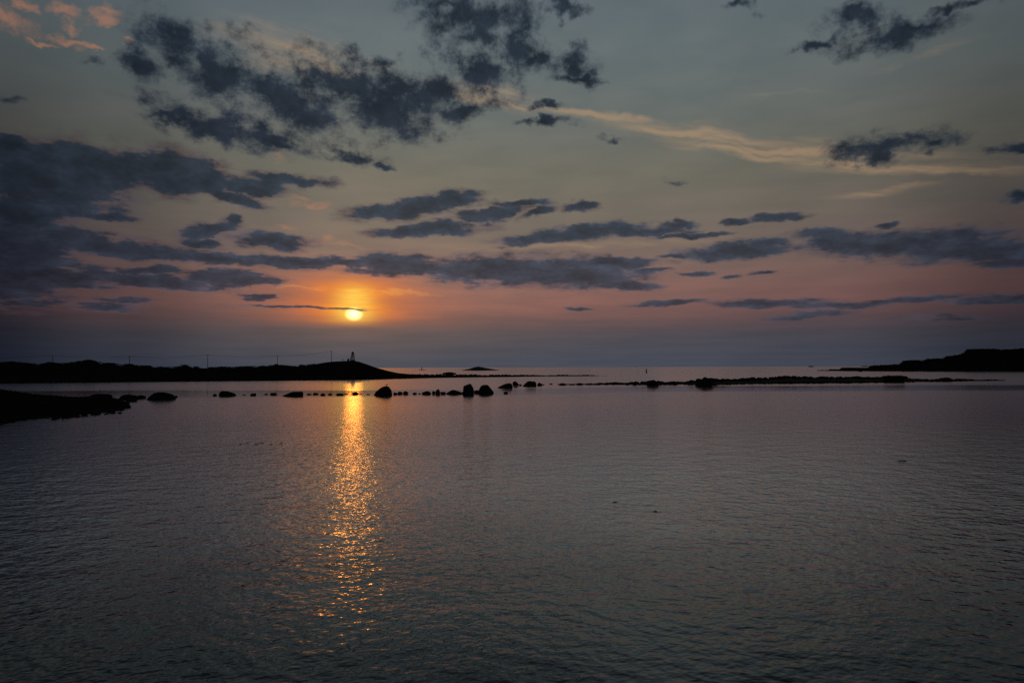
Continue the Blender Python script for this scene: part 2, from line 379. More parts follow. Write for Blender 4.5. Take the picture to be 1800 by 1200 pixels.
def tube(bm, pts, radii, seg=8):
    pts = [Vector(p) for p in pts]; rings = []
    for i, p in enumerate(pts):
        d = (pts[min(i + 1, len(pts) - 1)] - pts[max(i - 1, 0)]).normalized()
        q = d.to_track_quat('Z', 'Y')
        r = radii[i] if isinstance(radii, (list, tuple)) else radii
        rings.append([bm.verts.new(p + q @ Vector((r * math.cos(2 * math.pi * k / seg), r * math.sin(2 * math.pi * k / seg), 0))) for k in range(seg)])
    for a, b_ in zip(rings, rings[1:]):
        for i in range(seg): bm.faces.new((a[i], a[(i + 1) % seg], b_[(i + 1) % seg], b_[i]))
    bm.faces.new(rings[0][::-1]); bm.faces.new(rings[-1])
def lerp_tab(tab, x):
    if x <= tab[0][0]: return tab[0][1:]
    for a, b_ in zip(tab, tab[1:]):
        if x <= b_[0]:
            t = (x - a[0]) / (b_[0] - a[0])
            return tuple(u + (v - u) * t for u, v in zip(a[1:], b_[1:]))
    return tab[-1][1:]
def fbm(x, y, z=0.0, o=4):
    v, a, s = 0.0, 1.0, 0.0
    for k in range(o):
        v += a * mnoise.noise((x, y, z)); s += a; a *= .5; x *= 2.03; y *= 2.03; z += 7.3
    return v / s

# ------------------------------------------------------------------ sea
ax = [0, 20, 60, 200, 600, 2000, 8000, 30000, 90000]
xs = [-v for v in ax[:0:-1]] + ax
verts = [(x, y, 0) for y in xs for x in xs]; n = len(xs)
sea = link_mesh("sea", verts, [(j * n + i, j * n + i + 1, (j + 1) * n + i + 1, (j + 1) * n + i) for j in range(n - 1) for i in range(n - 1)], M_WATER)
tag(sea, kind='structure')

# ------------------------------------------------------------------ land forms
def land(name, tab, x0, x1, step, ridge, back, rough_z=.3, nscale=.12, mat=M_LAND, rows=14, seed=0.0, power=.75):
    """tab: (bearing px, skyline py, waterline py). Built as a heightfield from its waterline over a ridge and down behind."""
    vs, fs = [], []
    ncol = int((x1 - x0) / step) + 1
    prof = [i / rows for i in range(rows + 1)]
    full = [('f', s) for s in prof] + [('b', i / 6) for i in range(1, 7)]
    ridge_pts = []
    for c in range(ncol):
        px = x0 + c * step
        sk, wl = lerp_tab(tab, px)
        f = on_water(px, wl)
        dirn = Vector((f.x, f.y, 0)).normalized()
        dist = math.hypot(f.x, f.y)
        rr = ridge(px) if callable(ridge) else ridge
        top = at_y(px, sk, (f + dirn * rr).y)
        H = max(top.z, .15)
        ridge_pts.append((px, Vector((top.x, top.y, H))))
        for kind, s in full:
            if kind == 'f':
                d = dist + rr * s; z = H * (s ** power) if s > 0 else -.6
                amp_ = rough_z * min(1, H / 3) * (s * (1 - s) * 4) ** .5 if 0 < s < 1 else 0
            else:
                d = dist + rr + back * s; z = H * (1 - s ** 1.4) - (.8 if s == 1 else 0); amp_ = rough_z * .5 * (1 - s) * min(1, H / 3)
            pt = dirn * d
            z += amp_ * (fbm(pt.x * nscale + seed, pt.y * nscale, seed) - .25) * 2
            j = fbm(pt.x * nscale * 2 + 9, pt.y * nscale * 2, seed) * rr * .05 if 0 < s < 1 else 0
            vs.append((pt.x + dirn.x * j, pt.y + dirn.y * j, z))
    m = len(full)
    for c in range(ncol - 1):
        for r_ in range(m - 1):
            a = c * m + r_; fs.append((a, a + m, a + m + 1, a + 1))
    o = link_mesh(name, vs, fs, mat, smooth=True)
    tag(o, kind='structure')
    return o, ridge_pts

hill_sky = [(-500,634),(-200,636),(0,638),(20,637.5),(52,640),(65,642.5),(90,638.5),(108,640),(140,636.5),(158,634.5),(175,639),(195,640),(212,643),(235,642),(245,644),
 (270,645),(285,647),(315,645.5),(345,646),(366,647.5),(400,646),(435,645.5),(465,645),(487,642),(515,645),(532,643.5),(550,640.5),(570,637),(583,635.4),
 (605,634.3),(620,634),(630,635.2),(645,640),(660,645.6),(680,651),(700,655.5),(720,657.2),(745,658),(800,659.5),(850,660.6),(900,661),(920,661.3)]
hill_wat = [(-500,680),(0,674),(200,672),(400,670),(600,668),(700,666),(760,664.3),(800,663.6),(850,663),(900,662.4),(920,662)]
tab = [(x, lerp_tab(hill_sky, x)[0], lerp_tab(hill_wat, x)[0]) for x in sorted(set([a[0] for a in hill_sky] + [a[0] for a in hill_wat]))]
hill_ridge = lambda px: 85 if px < 600 else max(14, 85 - (px - 600) * .32)
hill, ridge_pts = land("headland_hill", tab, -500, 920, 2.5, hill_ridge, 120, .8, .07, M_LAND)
def ridge_at(px):
    return min(ridge_pts, key=lambda q: abs(q[0] - px))[1]
def ground_on(obj, pt):
    bpy.context.view_layer.update()
    ok, loc, _, _ = obj.ray_cast(Vector((pt.x, pt.y, 500)), Vector((0, 0, -1)))
    return loc if ok else Vector((pt.x, pt.y, 0))

head_tab = [(1436,651.0,651.6),(1455,650,651.8),(1465,648.7,652),(1475,649,652),(1480,645.8,652.2),(1500,645.8,652.3),(1525,646,652.4),(1530,643,652.4),(1550,641.8,652.4),
 (1580,640.2,652.4),(1588,634.5,652.4),(1600,633.3,652.4),(1615,633,652.4),(1621,634.3,652.4),(1635,630.5,652.4),(1650,630,652.4),(1657,630.7,652.4),(1668,625.3,652.4),
 (1685,624.3,652.4),(1695,620,652.4),(1700,614.5,652.4),(1720,612.8,652.4),(1740,613.2,652.4),(1760,614.6,652.4),(1800,612.6,652.4),(1900,611,653),(2100,616,654),(2400,610,655)]
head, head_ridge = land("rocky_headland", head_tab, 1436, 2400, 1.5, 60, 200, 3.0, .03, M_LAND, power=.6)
isl_tab = [(810,650.9,651),(825,647.8,651.2),(833,645.5,651.3),(838,644.3,651.3),(843,644.3,651.3),(850,645.8,651.2),(865,648.3,651),(880,650.6,650.7)]
isle, _ = land("far_island", isl_tab, 810, 880, 1, 50, 60, 1.0, .03, M_ROCK)
sk_tab = [(735,650.2,650.4),(739,649.3,650.4),(744,649.4,650.4),(750,650.1,650.3)]
skerry, _ = land("far_skerry", sk_tab, 735, 750, .75, 40, 40, .5, .03, M_ROCK)
land("horizon_islet", [(1421,643.4,644.8),(1424,642.8,644.8),(1428,643,644.8),(1431,644,644.8)], 1421, 1431, .5, 120, 120, .5, .02, M_ROCK)
land("horizon_islet", [(1514,643.4,644.4),(1518,642.8,644.4),(1523,642.9,644.4),(1527,643.6,644.4)], 1514, 1527, .5, 120, 120, .5, .02, M_ROCK)

# near shore spit on the left
sp_tab = [(-500,680,790),(-200,681,760),(0,684,742),(30,689,738),(60,693,735),(100,695.5,733),(130,697.5,730.5),(160,697,727),(195,698.5,722),(212,702,719),(224,707,715),(228,711.5,712)]
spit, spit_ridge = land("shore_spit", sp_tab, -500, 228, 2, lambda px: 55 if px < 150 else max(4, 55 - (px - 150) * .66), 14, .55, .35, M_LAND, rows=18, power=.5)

# reef platforms
reef_tab = [(980,675.5,676.6),(1040,675,676.2),(1100,674,676.4),(1150,673.5,677.2),(1200,673,676),(1240,670,677.6),(1300,669,675),(1350,667,674.6),(1380,664,674.3),(1430,664,673.8),(1510,664.5,673),(1588,664.5,671.7),(1610,667.5,671.2),(1665,667.3,670.4),(1720,668.6,669.8),(1766,668.6,669.1)]
reef, reef_ridge = land("reef_ledge", reef_tab, 980, 1766, 2, lambda px: 10 + 16 * max(0, min(1, (px - 1040) / 250)) * max(0, min(1, (1766 - px) / 200)), 14, .8, .3, M_ROCK, rows=8, power=.4)
bar_tab = [(915,661,662),(960,660.3,661.5),(1000,660.2,661.2),(1045,660.3,660.9)]
bar, _ = land("low_rock_bar", bar_tab, 915, 1046, 2, 12, 14, .4, .3, M_ROCK, rows=6, power=.4)

# ------------------------------------------------------------------ rocks
def rock_mesh(seed, sub=3, planes=9, rough=.10):
    rnd = random.Random(seed)
    bm = bmesh.new(); bmesh.ops.create_icosphere(bm, subdivisions=sub, radius=1)
    pl = []
    for _ in range(planes):
        v = Vector((rnd.gauss(0, 1), rnd.gauss(0, 1), rnd.gauss(.15, .8))).normalized(); pl.append((v, rnd.uniform(.55, .88)))
    for v in bm.verts:
        p = v.co.copy()
        for nrm, d in pl:
            k = p.dot(nrm)
            if k > d: p -= nrm * (k - d) * .92
        f = fbm(p.x * 1.6 + seed * 3.1, p.y * 1.6, p.z * 1.6 + seed, 4)
        v.co = p * (1 + rough * f * 2)
    lo = Vector((min(v.co.x for v in bm.verts), min(v.co.y for v in bm.verts), min(v.co.z for v in bm.verts)))
    hi = Vector((max(v.co.x for v in bm.verts), max(v.co.y for v in bm.verts), max(v.co.z for v in bm.verts)))
    for v in bm.verts:   # unit box: x,y in -.5...5, z -.35..1 (the foot is under water)
        v.co = Vector(((v.co.x - lo.x) / (hi.x - lo.x) - .5, (v.co.y - lo.y) / (hi.y - lo.y) - .5, (v.co.z - lo.z) / (hi.z - lo.z) * 1.35 - .35))
    me = bpy.data.meshes.new("boulder"); bm.to_mesh(me); bm.free(); me.materials.append(M_ROCK)
    me.polygons.foreach_set('use_smooth', [True] * len(me.polygons))
    return me
def profile_rock(prof, seed, depth_pow=2.6, n=26, m_=18):
    """boulder lofted from its side profile; unit box like rock_mesh"""
    vs, fs = [], []
    for i in range(n + 1):
        x = i / n; h = lerp_tab(prof, x)[0]; env = (1 - abs(2 * x - 1) ** 3.0) ** .5 * .46 + .04
        for j in range(m_ + 1):
            a = math.pi * j / m_; c_, s_ = math.cos(a), math.sin(a)
            y = math.copysign(abs(c_) ** (2 / depth_pow), c_) * env; z = abs(s_) ** (2 / depth_pow) * h
            f = fbm(x * 3 + seed * 5.1, y * 3, z * 3 + seed, 4); g_ = fbm(x * 3 + 40, y * 3 + seed * 2.7, z * 3, 4)
            if 0 < j < m_: z = z * (1 + .10 * f) + .03 * g_
            vs.append(((x - .5) * (1 + .05 * g_), y * (1 + .25 * f), max(z, 0)))
        vs.append((x - .5, -env * .9, -.35)); vs.append((x - .5, env * .9, -.35))
    w_ = m_ + 3
    for i in range(n):
        a, b_ = i * w_, (i + 1) * w_
        for j in range(m_): fs.append((a + j, b_ + j, b_ + j + 1, a + j + 1))
        fs.append((a + m_, b_ + m_, b_ + m_ + 1, a + m_ + 1)); fs.append((a + m_ + 1, b_ + m_ + 1, b_ + m_ + 2, a + m_ + 2)); fs.append((a + m_ + 2, b_ + m_ + 2, b_, a))
    fs.append(tuple(range(w_))[::-1]); fs.append(tuple(n * w_ + k for k in range(w_)))
    me = bpy.data.meshes.new("boulder"); me.from_pydata(vs, [], fs); me.update(); me.materials.append(M_ROCK)
    me.polygons.foreach_set('use_smooth', [True] * len(me.polygons))
    return me
PROFILES = {
 2: [(0,.1),(.08,.45),(.25,.9),(.4,1),(.55,.97),(.75,.85),(.9,.65),(1,.25)],
 3: [(0,.2),(.05,.7),(.15,.95),(.3,1),(.55,.9),(.75,.65),(.92,.35),(1,.1)],
 4: [(0,.05),(.1,.25),(.25,.55),(.4,.8),(.55,.92),(.7,.94),(.85,.88),(.95,1.0),(1,.6)],
 5: [(0,.05),(.1,.38),(.25,.62),(.4,.84),(.55,.97),(.68,1),(.8,.92),(.9,.72),(.97,.42),(1,.1)],
 8: [(0,.1),(.15,.5),(.35,.95),(.5,1),(.7,.75),(1,.3)],
 9: [(0,.35),(.03,.78),(.15,.86),(.4,.9),(.62,1),(.74,.96),(.86,.78),(.95,.6),(1,.3)],
 10: [(0,.2),(.08,.5),(.2,.85),(.3,.97),(.5,1),(.65,.93),(.78,.65),(.88,.4),(1,.12)],
 11: [(0,.05),(.2,.4),(.5,.8),(.7,.9),(.85,1),(.95,.8),(1,.4)],
 13: [(0,.1),(.15,.5),(.35,.95),(.5,1),(.7,.98),(.93,.9),(1,.5)]}
SMALL = [rock_mesh(100 + i, 2) for i in range(8)]
def rock_obj(name, me, loc, size, rz=0.0):
    o = bpy.data.objects.new(name, me); COL.objects.link(o)
    o.location = loc; o.scale = size; o.rotation_euler = (0, 0, rz); return o
def place_rock(name, x0, x1, yt, yw, me, depth=.8):
    a, b_ = on_water(x0, yw), on_water(x1, yw)
    wid = (b_ - a).length; c = (a + b_) / 2
    dirn = Vector((c.x, c.y, 0)).normalized()
    c = c + dirn * wid * depth * .4
    top = at_y((x0 + x1) / 2, yt, c.y)
    return rock_obj(name, me, (c.x, c.y, 0), (wid, wid * depth, max(top.z, .12)), math.atan2(-c.x, c.y))

big = [ # x0,x1,ytop,ywater,seed,label
 (213,241,693,702,1,"low rounded dark boulder just off the tip of the shore spit"),
 (262,306,689,702.5,2,"wide flat-topped dark boulder alone in the water beyond the spit"),
 (386,414,686.5,695.2,3,"dark boulder with a sloping right shoulder standing apart in shallow water"),
 (498,532,687.5,696.3,4,"dark wedge-shaped boulder with a raised pointed end"),
 (658,689,678.3,694.6,5,"big dark domed boulder with a gull perched on its top"),
 (741,758,687,692.6,6,"low dark boulder left of the two small upright stones in the rock line"),
 (765,774,683.8,692.6,7,"narrow upright dark stone leaning on a low boulder"),
 (784,813,685,692.3,8,"broad low dark boulder beside the tall square block"),
 (814,833,674.4,693,9,"tall square dark block of rock in the middle of the line"),
 (840,868,676,691.3,10,"large dark trapezoid boulder right of the tall square block"),
 (874,901,673,682,11,"long dark boulder sloping down to the left, set back in the line"),
 (901,912,669.8,677.5,12,"small pointed dark boulder wedged behind the long sloping one"),
 (919,943,669.6,679,13,"flat-topped dark slab boulder near the start of the reef"),
 (944,953,672,678,14,"small rounded dark boulder touching the flat-topped slab"),
 (619,630,688.6,693.1,15,"small dark boulder standing in the sun's golden reflection"),
 (475,486,690,693.7,16,"small dark rock just left of the wedge-shaped boulder"),
]
rocks_made = {}
for x0, x1, yt, yw, sd_, lab in big:
    me = profile_rock(PROFILES[sd_], sd_) if sd_ in PROFILES else rock_mesh(sd_, 3, 8)
    o = place_rock("boulder", x0, x1, yt, yw, me)
    tag(o, lab, "boulder", "boulders in the rock line across the bay"); rocks_made[sd_] = o
small_px = [(240,256,694,700.5),(306,312,695,698.5),(374,381,692,695.2),(440,450,691,694.6),(464,471,691.6,693.4),(539,548,691.4,693.6),(550,560,690,693.2),(563,572,690.6,694.6),
 (576,584,691,693.8),(590,604,691,694.4),(604,612,691.4,693),(631,636,691.2,692.8),(644,650,692,693.6),(691,699,689.5,693),(699,708,687.8,692.4),(708,718,686.6,692.3),(725,733,689.4,692.4),
 (759,765,686.8,692.3),(773,784,688.3,692.6),(833,841,685.5,690.5),(885,893,688,691.3),(903,911,679,681),(912,918,675,678),(965,972,673.2,675.5),(982,996,673,677),(1000,1010,674.6,676.8),
 (1012,1026,673,676.6),(1029,1042,673.2,676.2),(426,432,692.8,694),(514,520,691.8,693),(668,676,696,697.6),(735,740,690.5,692.3),(952,957,675,677),(1046,1056,674,676.4),(812,817,688,692.2)]
for i, (x0, x1, yt, yw) in enumerate(small_px):
    o = place_rock("rock", x0, x1, yt, yw, SMALL[i % 8])
    tag(o, "small dark stone in the broken row of stones between the big boulders", "rock", "small stones of the rock line")

# rocks piled on the long reef: skyline table
reef_sky = [(1040,674),(1060,671.5),(1080,671),(1100,672.2),(1115,669.2),(1135,670),(1145,667.6),(1155,668),(1165,671),(1185,669.2),(1205,670),(1215,668),(1230,664.4),(1240,662),(1250,664),(1280,665.2),(1300,664),
 (1330,662),(1350,663),(1380,659.2),(1400,660.3),(1430,661.2),(1510,660.8),(1550,662),(1556,659.8),(1588,659.2),(1593,663),(1610,665.2),(1640,666),(1665,663.2),(1675,665),(1700,665.4),(1725,668),(1732,665.2),(1750,666.6),(1766,668.4)]
rnd = random.Random(3)
px = 1040.0
while px < 1766:
    sk = lerp_tab(reef_sky, px)[0]; rp = min(reef_ridge, key=lambda q: abs(q[0] - px))[1]
    wpx = rnd.uniform(7, 17)
    scale = rp.y / HFOV_PX
    top = at_y(px, sk + rnd.uniform(-.3, .9), rp.y)
    zb = max(0.0, rp.z - 1.0)
    dz = max(top.z - zb, .35)
    ctr = at_y(px, sk, rp.y + rnd.uniform(-1, 1))
    o = rock_obj("reef_rock", SMALL[rnd.randrange(8)], (ctr.x, ctr.y, zb), (wpx * scale * 1.15, wpx * scale * .9, dz), rnd.uniform(0, 6.28))
    tag(o, "dark rock piled along the crest of the long low reef", "rock", "rocks on the reef crest")
    px += wpx * rnd.uniform(.45, .75)
px = 1045.0
while px < 1700:      # lower row at the water's edge
    wl = lerp_tab(reef_tab, px)[1]
    wpx = rnd.uniform(5, 12)
    o = place_rock("shore_rock", px - wpx / 2, px + wpx / 2, wl - rnd.uniform(1.6, 3.4), wl + rnd.uniform(-.3, .5), SMALL[rnd.randrange(8)])
    tag(o, "dark rock at the waterline along the foot of the long reef", "rock", "rocks at the foot of the reef")
    px += wpx * rnd.uniform(.8, 1.9)
for x0, x1, yt, yw, lab in [(1222,1254,662.2,678.2,"largest domed rock bulging from the middle of the long reef"), (1555,1589,659.3,671.9,"flat-topped long slab on the right half of the reef"),
                            (1137,1158,667.4,677.6,"rounded hump of rock on the left half of the reef"),(1655,1675,663,670.4,"small hump of rock near the outer end of the reef")]:
    me = rock_mesh(int(x0), 3, 7)
    if x0 == 1555:
        for v in me.vertices: v.co.x = math.copysign(min(abs(v.co.x) * 1.3, .5), v.co.x); v.co.z = min(v.co.z * 1.2, .95 + .05 * v.co.x)
    tag(place_rock("reef_boulder", x0, x1, yt, yw, me, .6), lab, "boulder")
# rocks along the bar running out from the lighthouse hill
bar_sky = [(700,656),(720,656.8),(745,657),(765,656.8),(800,657.6),(835,657),(850,658.4),(893,657.4),(905,658.6),(917,657.8),(940,658.2),(960,659),(990,657.8),(1003,659),(1030,657.8),(1040,658.6),(1050,659.4),(1058,659.3),(1066,659.6)]
px = 702.0
while px < 1068:
    sk = lerp_tab(bar_sky, px)[0]; wl = lerp_tab([(700,665),(800,662.6),(900,661.6),(1000,660.9),(1068,660.3)], px)[0]
    wpx = rnd.uniform(5, 12)
    gap = px > 1044
    c = place_rock("bar_rock", px - wpx / 2, px + wpx / 2, sk + rnd.uniform(-.2, .9), wl - (0 if gap else .4), SMALL[rnd.randrange(8)], .7)
    tag(c, "dark rock along the low bar running out from the lighthouse hill", "rock", "rocks on the bar below the hill")
    px += wpx * (rnd.uniform(.55, .85) if not gap else 1.3)
tag(place_rock("dome_rock", 778, 801, 653.8, 658.2, rock_mesh(60, 3, 6), .7), "low domed rock rising just behind the bar below the hill", "rock")
for x0, x1, yt, yw in [(1457,1464,648.6,650),(1508,1516,648,653),(1440,1450,650,650.9)]:
    tag(place_rock("headland_rock", x0, x1, yt, yw, SMALL[2], .7), "dark skerry rock at the foot of the rocky headland", "rock", "skerries off the headland")

# rocks on the shore spit
tag(place_rock("spit_slab", 157, 194, 691.8, 700, rock_mesh(44, 3, 7), .5), "flat dark slab on the spit with a standing heron on it", "rock")
for i in range(70):
    px = rnd.uniform(-40, 222); sk, wl = lerp_tab(sp_tab, px); wpx = rnd.uniform(5, 15)
    yw = rnd.uniform(sk + 6, wl + 1)
    p = on_water(px, yw, .3); p = ground_on(spit, p)
    s = p.y / HFOV_PX * wpx
    o = rock_obj("spit_rock", SMALL[rnd.randrange(8)], (p.x, p.y, p.z - .1 * s), (s, s * .8, s * rnd.uniform(.25, .45)), rnd.uniform(0, 6.28))
    tag(o, "dark weed-covered rock lying on the near shore spit", "rock", "rocks on the shore spit")
for x0, x1, yt, yw in [(196,203,724,726.5),(207,214,723.6,726),(183,190,726,728),(222,240,702.5,706),(150,156,730,731.5)]:
    tag(place_rock("wash_rock", x0, x1, yt, yw, SMALL[rnd.randrange(8)]), "small dark stone awash at the water's edge off the spit", "rock", "stones awash off the spit")

px = -20.0
while px < 226:      # broken ledge along the water's edge
    sk, wl = lerp_tab(sp_tab, px); wpx = rnd.uniform(6, 20)
    o = place_rock("ledge_rock", px - wpx / 2, px + wpx / 2, wl - rnd.uniform(2.0, 5.5), wl + rnd.uniform(-1.0, 2.6), SMALL[rnd.randrange(8)], rnd.uniform(.5, 1.0))
    tag(o, "dark rock in the ragged ledge along the waterline of the near spit", "rock", "ledge rocks edging the spit")
    px += wpx * rnd.uniform(.5, 1.1)
# grass and weed on the spit (uncountable)
gv, gf = [], []
for i in range(9000):
    px = rnd.uniform(-200, 215); t = rnd.random()
    sk, wl = lerp_tab(sp_tab, px)
    rp = min(spit_ridge, key=lambda q: abs(q[0] - px))[1]; f = on_water(px, wl)
    b0 = f.lerp(Vector((rp.x, rp.y, 0)), .12 + .95 * t)
    ok, loc, _, _ = spit.ray_cast(Vector((b0.x + rnd.uniform(-.5, .5), b0.y, 50)), Vector((0, 0, -1)))
    if not ok: continue
    hh = rnd.uniform(.12, .38) * (1.5 if px < 40 else 1) * (1 + .8 * fbm(loc.x * .4, loc.y * .4))
    a = rnd.uniform(0, 6.28); wd = rnd.uniform(.03, .09); ln = Vector((rnd.gauss(0, .12), rnd.gauss(0, .12), hh))
    k = len(gv); dx, dy = math.cos(a) * wd, math.sin(a) * wd
    gv += [loc + Vector((-dx, -dy, -.03)), loc + Vector((dx, dy, -.03)), loc + ln]; gf.append((k, k + 1, k + 2))
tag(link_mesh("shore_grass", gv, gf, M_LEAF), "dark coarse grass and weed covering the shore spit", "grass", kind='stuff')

# ------------------------------------------------------------------ shrubs on the hill
def leaf_blob(vs, fs, c, rx, rz, nleaf, rn, size):
    for _ in range(nleaf):
        d = Vector((rn.gauss(0, 1), rn.gauss(0, 1), rn.gauss(0, 1))).normalized()
        if d.z < -.3: d.z = -d.z
        rad = rn.uniform(.55, 1.0) * (1 + .35 * fbm(d.x * 2 + c[0], d.y * 2 + c[1], d.z * 2))
        p = Vector((c[0] + d.x * rx * rad, c[1] + d.y * rx * rad, c[2] + d.z * rz * rad))
        u = Vector((rn.gauss(0, 1), rn.gauss(0, 1), rn.gauss(0, 1))).normalized(); v = u.orthogonal().normalized()
        s = size * rn.uniform(.6, 1.3); k = len(vs)
        vs += [p - u * s, p + v * s * .6, p + u * s, p - v * s * .6]; fs.append((k, k + 1, k + 2, k + 3))
shrubs = [(20,634.5,22,"low dark bush at the far left of the hill crest"),(48,637.6,14,"small dark bush in the dip of the hill crest"),(88,636,26,"rounded dark bush under the leftmost power pole"),
 (118,637.4,16,"small dark bush between the leftmost pole and the tallest thicket"),(138,634.6,18,"dark bush on the left shoulder of the tallest thicket"),(154,631.6,22,"tallest dark bush crowning the hill crest"),
 (166,633.4,8,"tiny pointed bush at the right of the tallest one"),(190,637.2,26,"wide low dark bush right of the tallest thicket"),(228,638.8,24,"rounded dark bush under the second power pole"),
 (258,642.2,20,"low dark bush on the slope right of the second pole"),(324,640.4,18,"lone rounded dark bush on the level part of the crest"),(392,643.2,30,"long low dark bush right of the third pole"),
 (462,642,22,"low dark bush left of the fourth power pole"),(484,639.4,15,"rounded dark bush at the foot of the fourth pole"),(503,641.4,14,"small dark bush right of the fourth pole"),(533,640.4,16,"last dark bush before the lighthouse rise")]
for pxc, yt, wpx, lab in shrubs:
    rp = ridge_at(pxc); sc = rp.y / HFOV_PX
    top = at_y(pxc, yt, rp.y).z; base_z = rp.z - .5
    r_ = wpx * sc / 2; h_ = max(top - base_z, .8)
    t = empty("shrub", (rp.x, rp.y, base_z)); tag(t, lab, "shrub", "shrubs along the hill crest")
    rn = random.Random(int(pxc)); vs, fs = [], []
    for _ in range(7):
        a = rn.uniform(0, 6.28); q = rn.uniform(0, .55) * r_
        leaf_blob(vs, fs, (math.cos(a) * q, math.sin(a) * q, h_ * rn.uniform(.25, .6)), r_ * .5, h_ * .42, 120, rn, .22)
    link_mesh("crown", vs, fs, M_LEAF, t)
    bm = bmesh.new()
    for k in range(3):
        a = k * 2.1 + pxc; tube(bm, [(0, 0, -.3), (math.cos(a) * r_ * .2, math.sin(a) * r_ * .2, h_ * .3), (math.cos(a) * r_ * .5, math.sin(a) * r_ * .5, h_ * .7)], [.12, .08, .03], 5)
    link_bm("trunk", bm, M_WOOD, t)
vs, fs = [], []
rn = random.Random(11)
for i in range(420):
    pxc = rn.uniform(-450, 560); rp = ridge_at(pxc); f = on_water(pxc, lerp_tab(hill_wat, pxc)[0])
    t = rn.choice([1.0, 1.0, rn.uniform(.25, 1.05)])
    q = f.lerp(Vector((rp.x, rp.y, 0)), t)
    ok, loc, _, _ = hill.ray_cast(Vector((q.x, q.y, 200)), Vector((0, 0, -1)))
    if not ok: continue
    r_ = rn.uniform(.8, 2.4)
    leaf_blob(vs, fs, (loc.x, loc.y, loc.z + .1), r_ * 1.3, r_ * .5 * (1 if t < .95 else .9), 80, rn, .26)
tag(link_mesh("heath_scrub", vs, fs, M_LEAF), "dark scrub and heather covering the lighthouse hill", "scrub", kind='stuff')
vs, fs = [], []
for i in range(160):
    pxc = rn.uniform(1530, 2300); rp = min(head_ridge, key=lambda q: abs(q[0] - pxc))[1]
    leaf_blob(vs, fs, (rp.x, rp.y, rp.z - .2), rn.uniform(2, 5), rn.uniform(.5, 1.4), 60, rn, .5)
tag(link_mesh("headland_scrub", vs, fs, M_LEAF), "dark scrub along the top of the rocky headland", "scrub", kind='stuff')

# ------------------------------------------------------------------ lighthouse
lp = ridge_at(620); lsc = lp.y / HFOV_PX
def H(py): return at_y(620, py, lp.y).z - lp.z
lh = empty("lighthouse", (lp.x, lp.y, lp.z - .25)); tag(lh, "small white tapered lighthouse with dark domed lantern on the hill", "lighthouse")
Z0 = .25
zg = H(625.4) + Z0; zl = H(623.0) + Z0; zr = H(621.3) + Z0; zt = H(616.3) + Z0
rb, rg = 4.1 * lsc, 3.05 * lsc
bm = bmesh.new(); lathe(bm, [(rb * 1.10, -.6), (rb * 1.10, .75), (rb * 1.05, .8)]); link_bm("plinth", bm, M_DARKP, lh)
bm = bmesh.new(); lathe(bm, [(rb, .8), (rb * .93, zg * .4), (rg * 1.03, zg * .8), (rg, zg - .15)], 28); tw = link_bm("tower", bm, M_WHITE, lh)
for ang, z in [(-100, zg * .62)]:
    rr = rb + (rg - rb) * z / zg
    bm = bmesh.new(); box(bm, (math.cos(R(ang)) * rr * .98, math.sin(R(ang)) * rr * .98, z), (.22, .42, .62), R(ang)); link_bm("window", bm, M_DARKP, tw)
bm = bmesh.new(); box(bm, (math.cos(R(-170)) * rb * .99, math.sin(R(-170)) * rb * .99, 1.7), (.3, .9, 1.8), R(-170)); link_bm("door", bm, M_DARKP, tw)
bm = bmesh.new(); lathe(bm, [(rg * .95, zg - .15), (rg * 1.16, zg), (rg * 1.2, zg + .28), (rg * 1.0, zg + .30)], 28); gal = link_bm("gallery", bm, M_DARKP, lh)
bm = bmesh.new()
for k in range(14):
    a = 2 * math.pi * k / 14; x, y = math.cos(a) * rg * 1.14, math.sin(a) * rg * 1.14
    tube(bm, [(x, y, zg + .28), (x, y, zg + .95)], .03, 5)
ring = [(math.cos(2 * math.pi * k / 28) * rg * 1.14, math.sin(2 * math.pi * k / 28) * rg * 1.14, zg + .95) for k in range(29)]
tube(bm, ring, .03, 5); link_bm("railing", bm, M_WHITE, gal)
bm = bmesh.new(); lathe(bm, [(rg * .76, zg + .3), (rg * .74, zl)], 20); link_bm("lantern_wall", bm, M_WHITE, lh)
bm = bmesh.new(); lathe(bm, [(rg * .70, zl), (rg * .70, zr)], 16); lan = link_bm("lantern_glass", bm, M_GLASSD, lh)
bm = bmesh.new()
for k in range(8):
    a = 2 * math.pi * k / 8; x, y = math.cos(a) * rg * .72, math.sin(a) * rg * .72
    tube(bm, [(x, y, zl), (x, y, zr)], .06, 5)
link_bm("glazing_bar", bm, M_DARKP, lan)
hd = (zt - zr)
bm = bmesh.new(); lathe(bm, [(rg * .86, zr), (rg * .84, zr + .12), (rg * .74, zr + hd * .25), (rg * .5, zr + hd * .48), (rg * .2, zr + hd * .62), (rg * .08, zr + hd * .66)], 20); rf = link_bm("roof", bm, M_DARKP, lh)
bm = bmesh.new(); lathe(bm, [(.05, zr + hd * .64), (.22, zr + hd * .72), (.22, zr + hd * .78), (.05, zr + hd * .84), (.03, zt)], 10); link_bm("finial", bm, M_DARKP, rf)

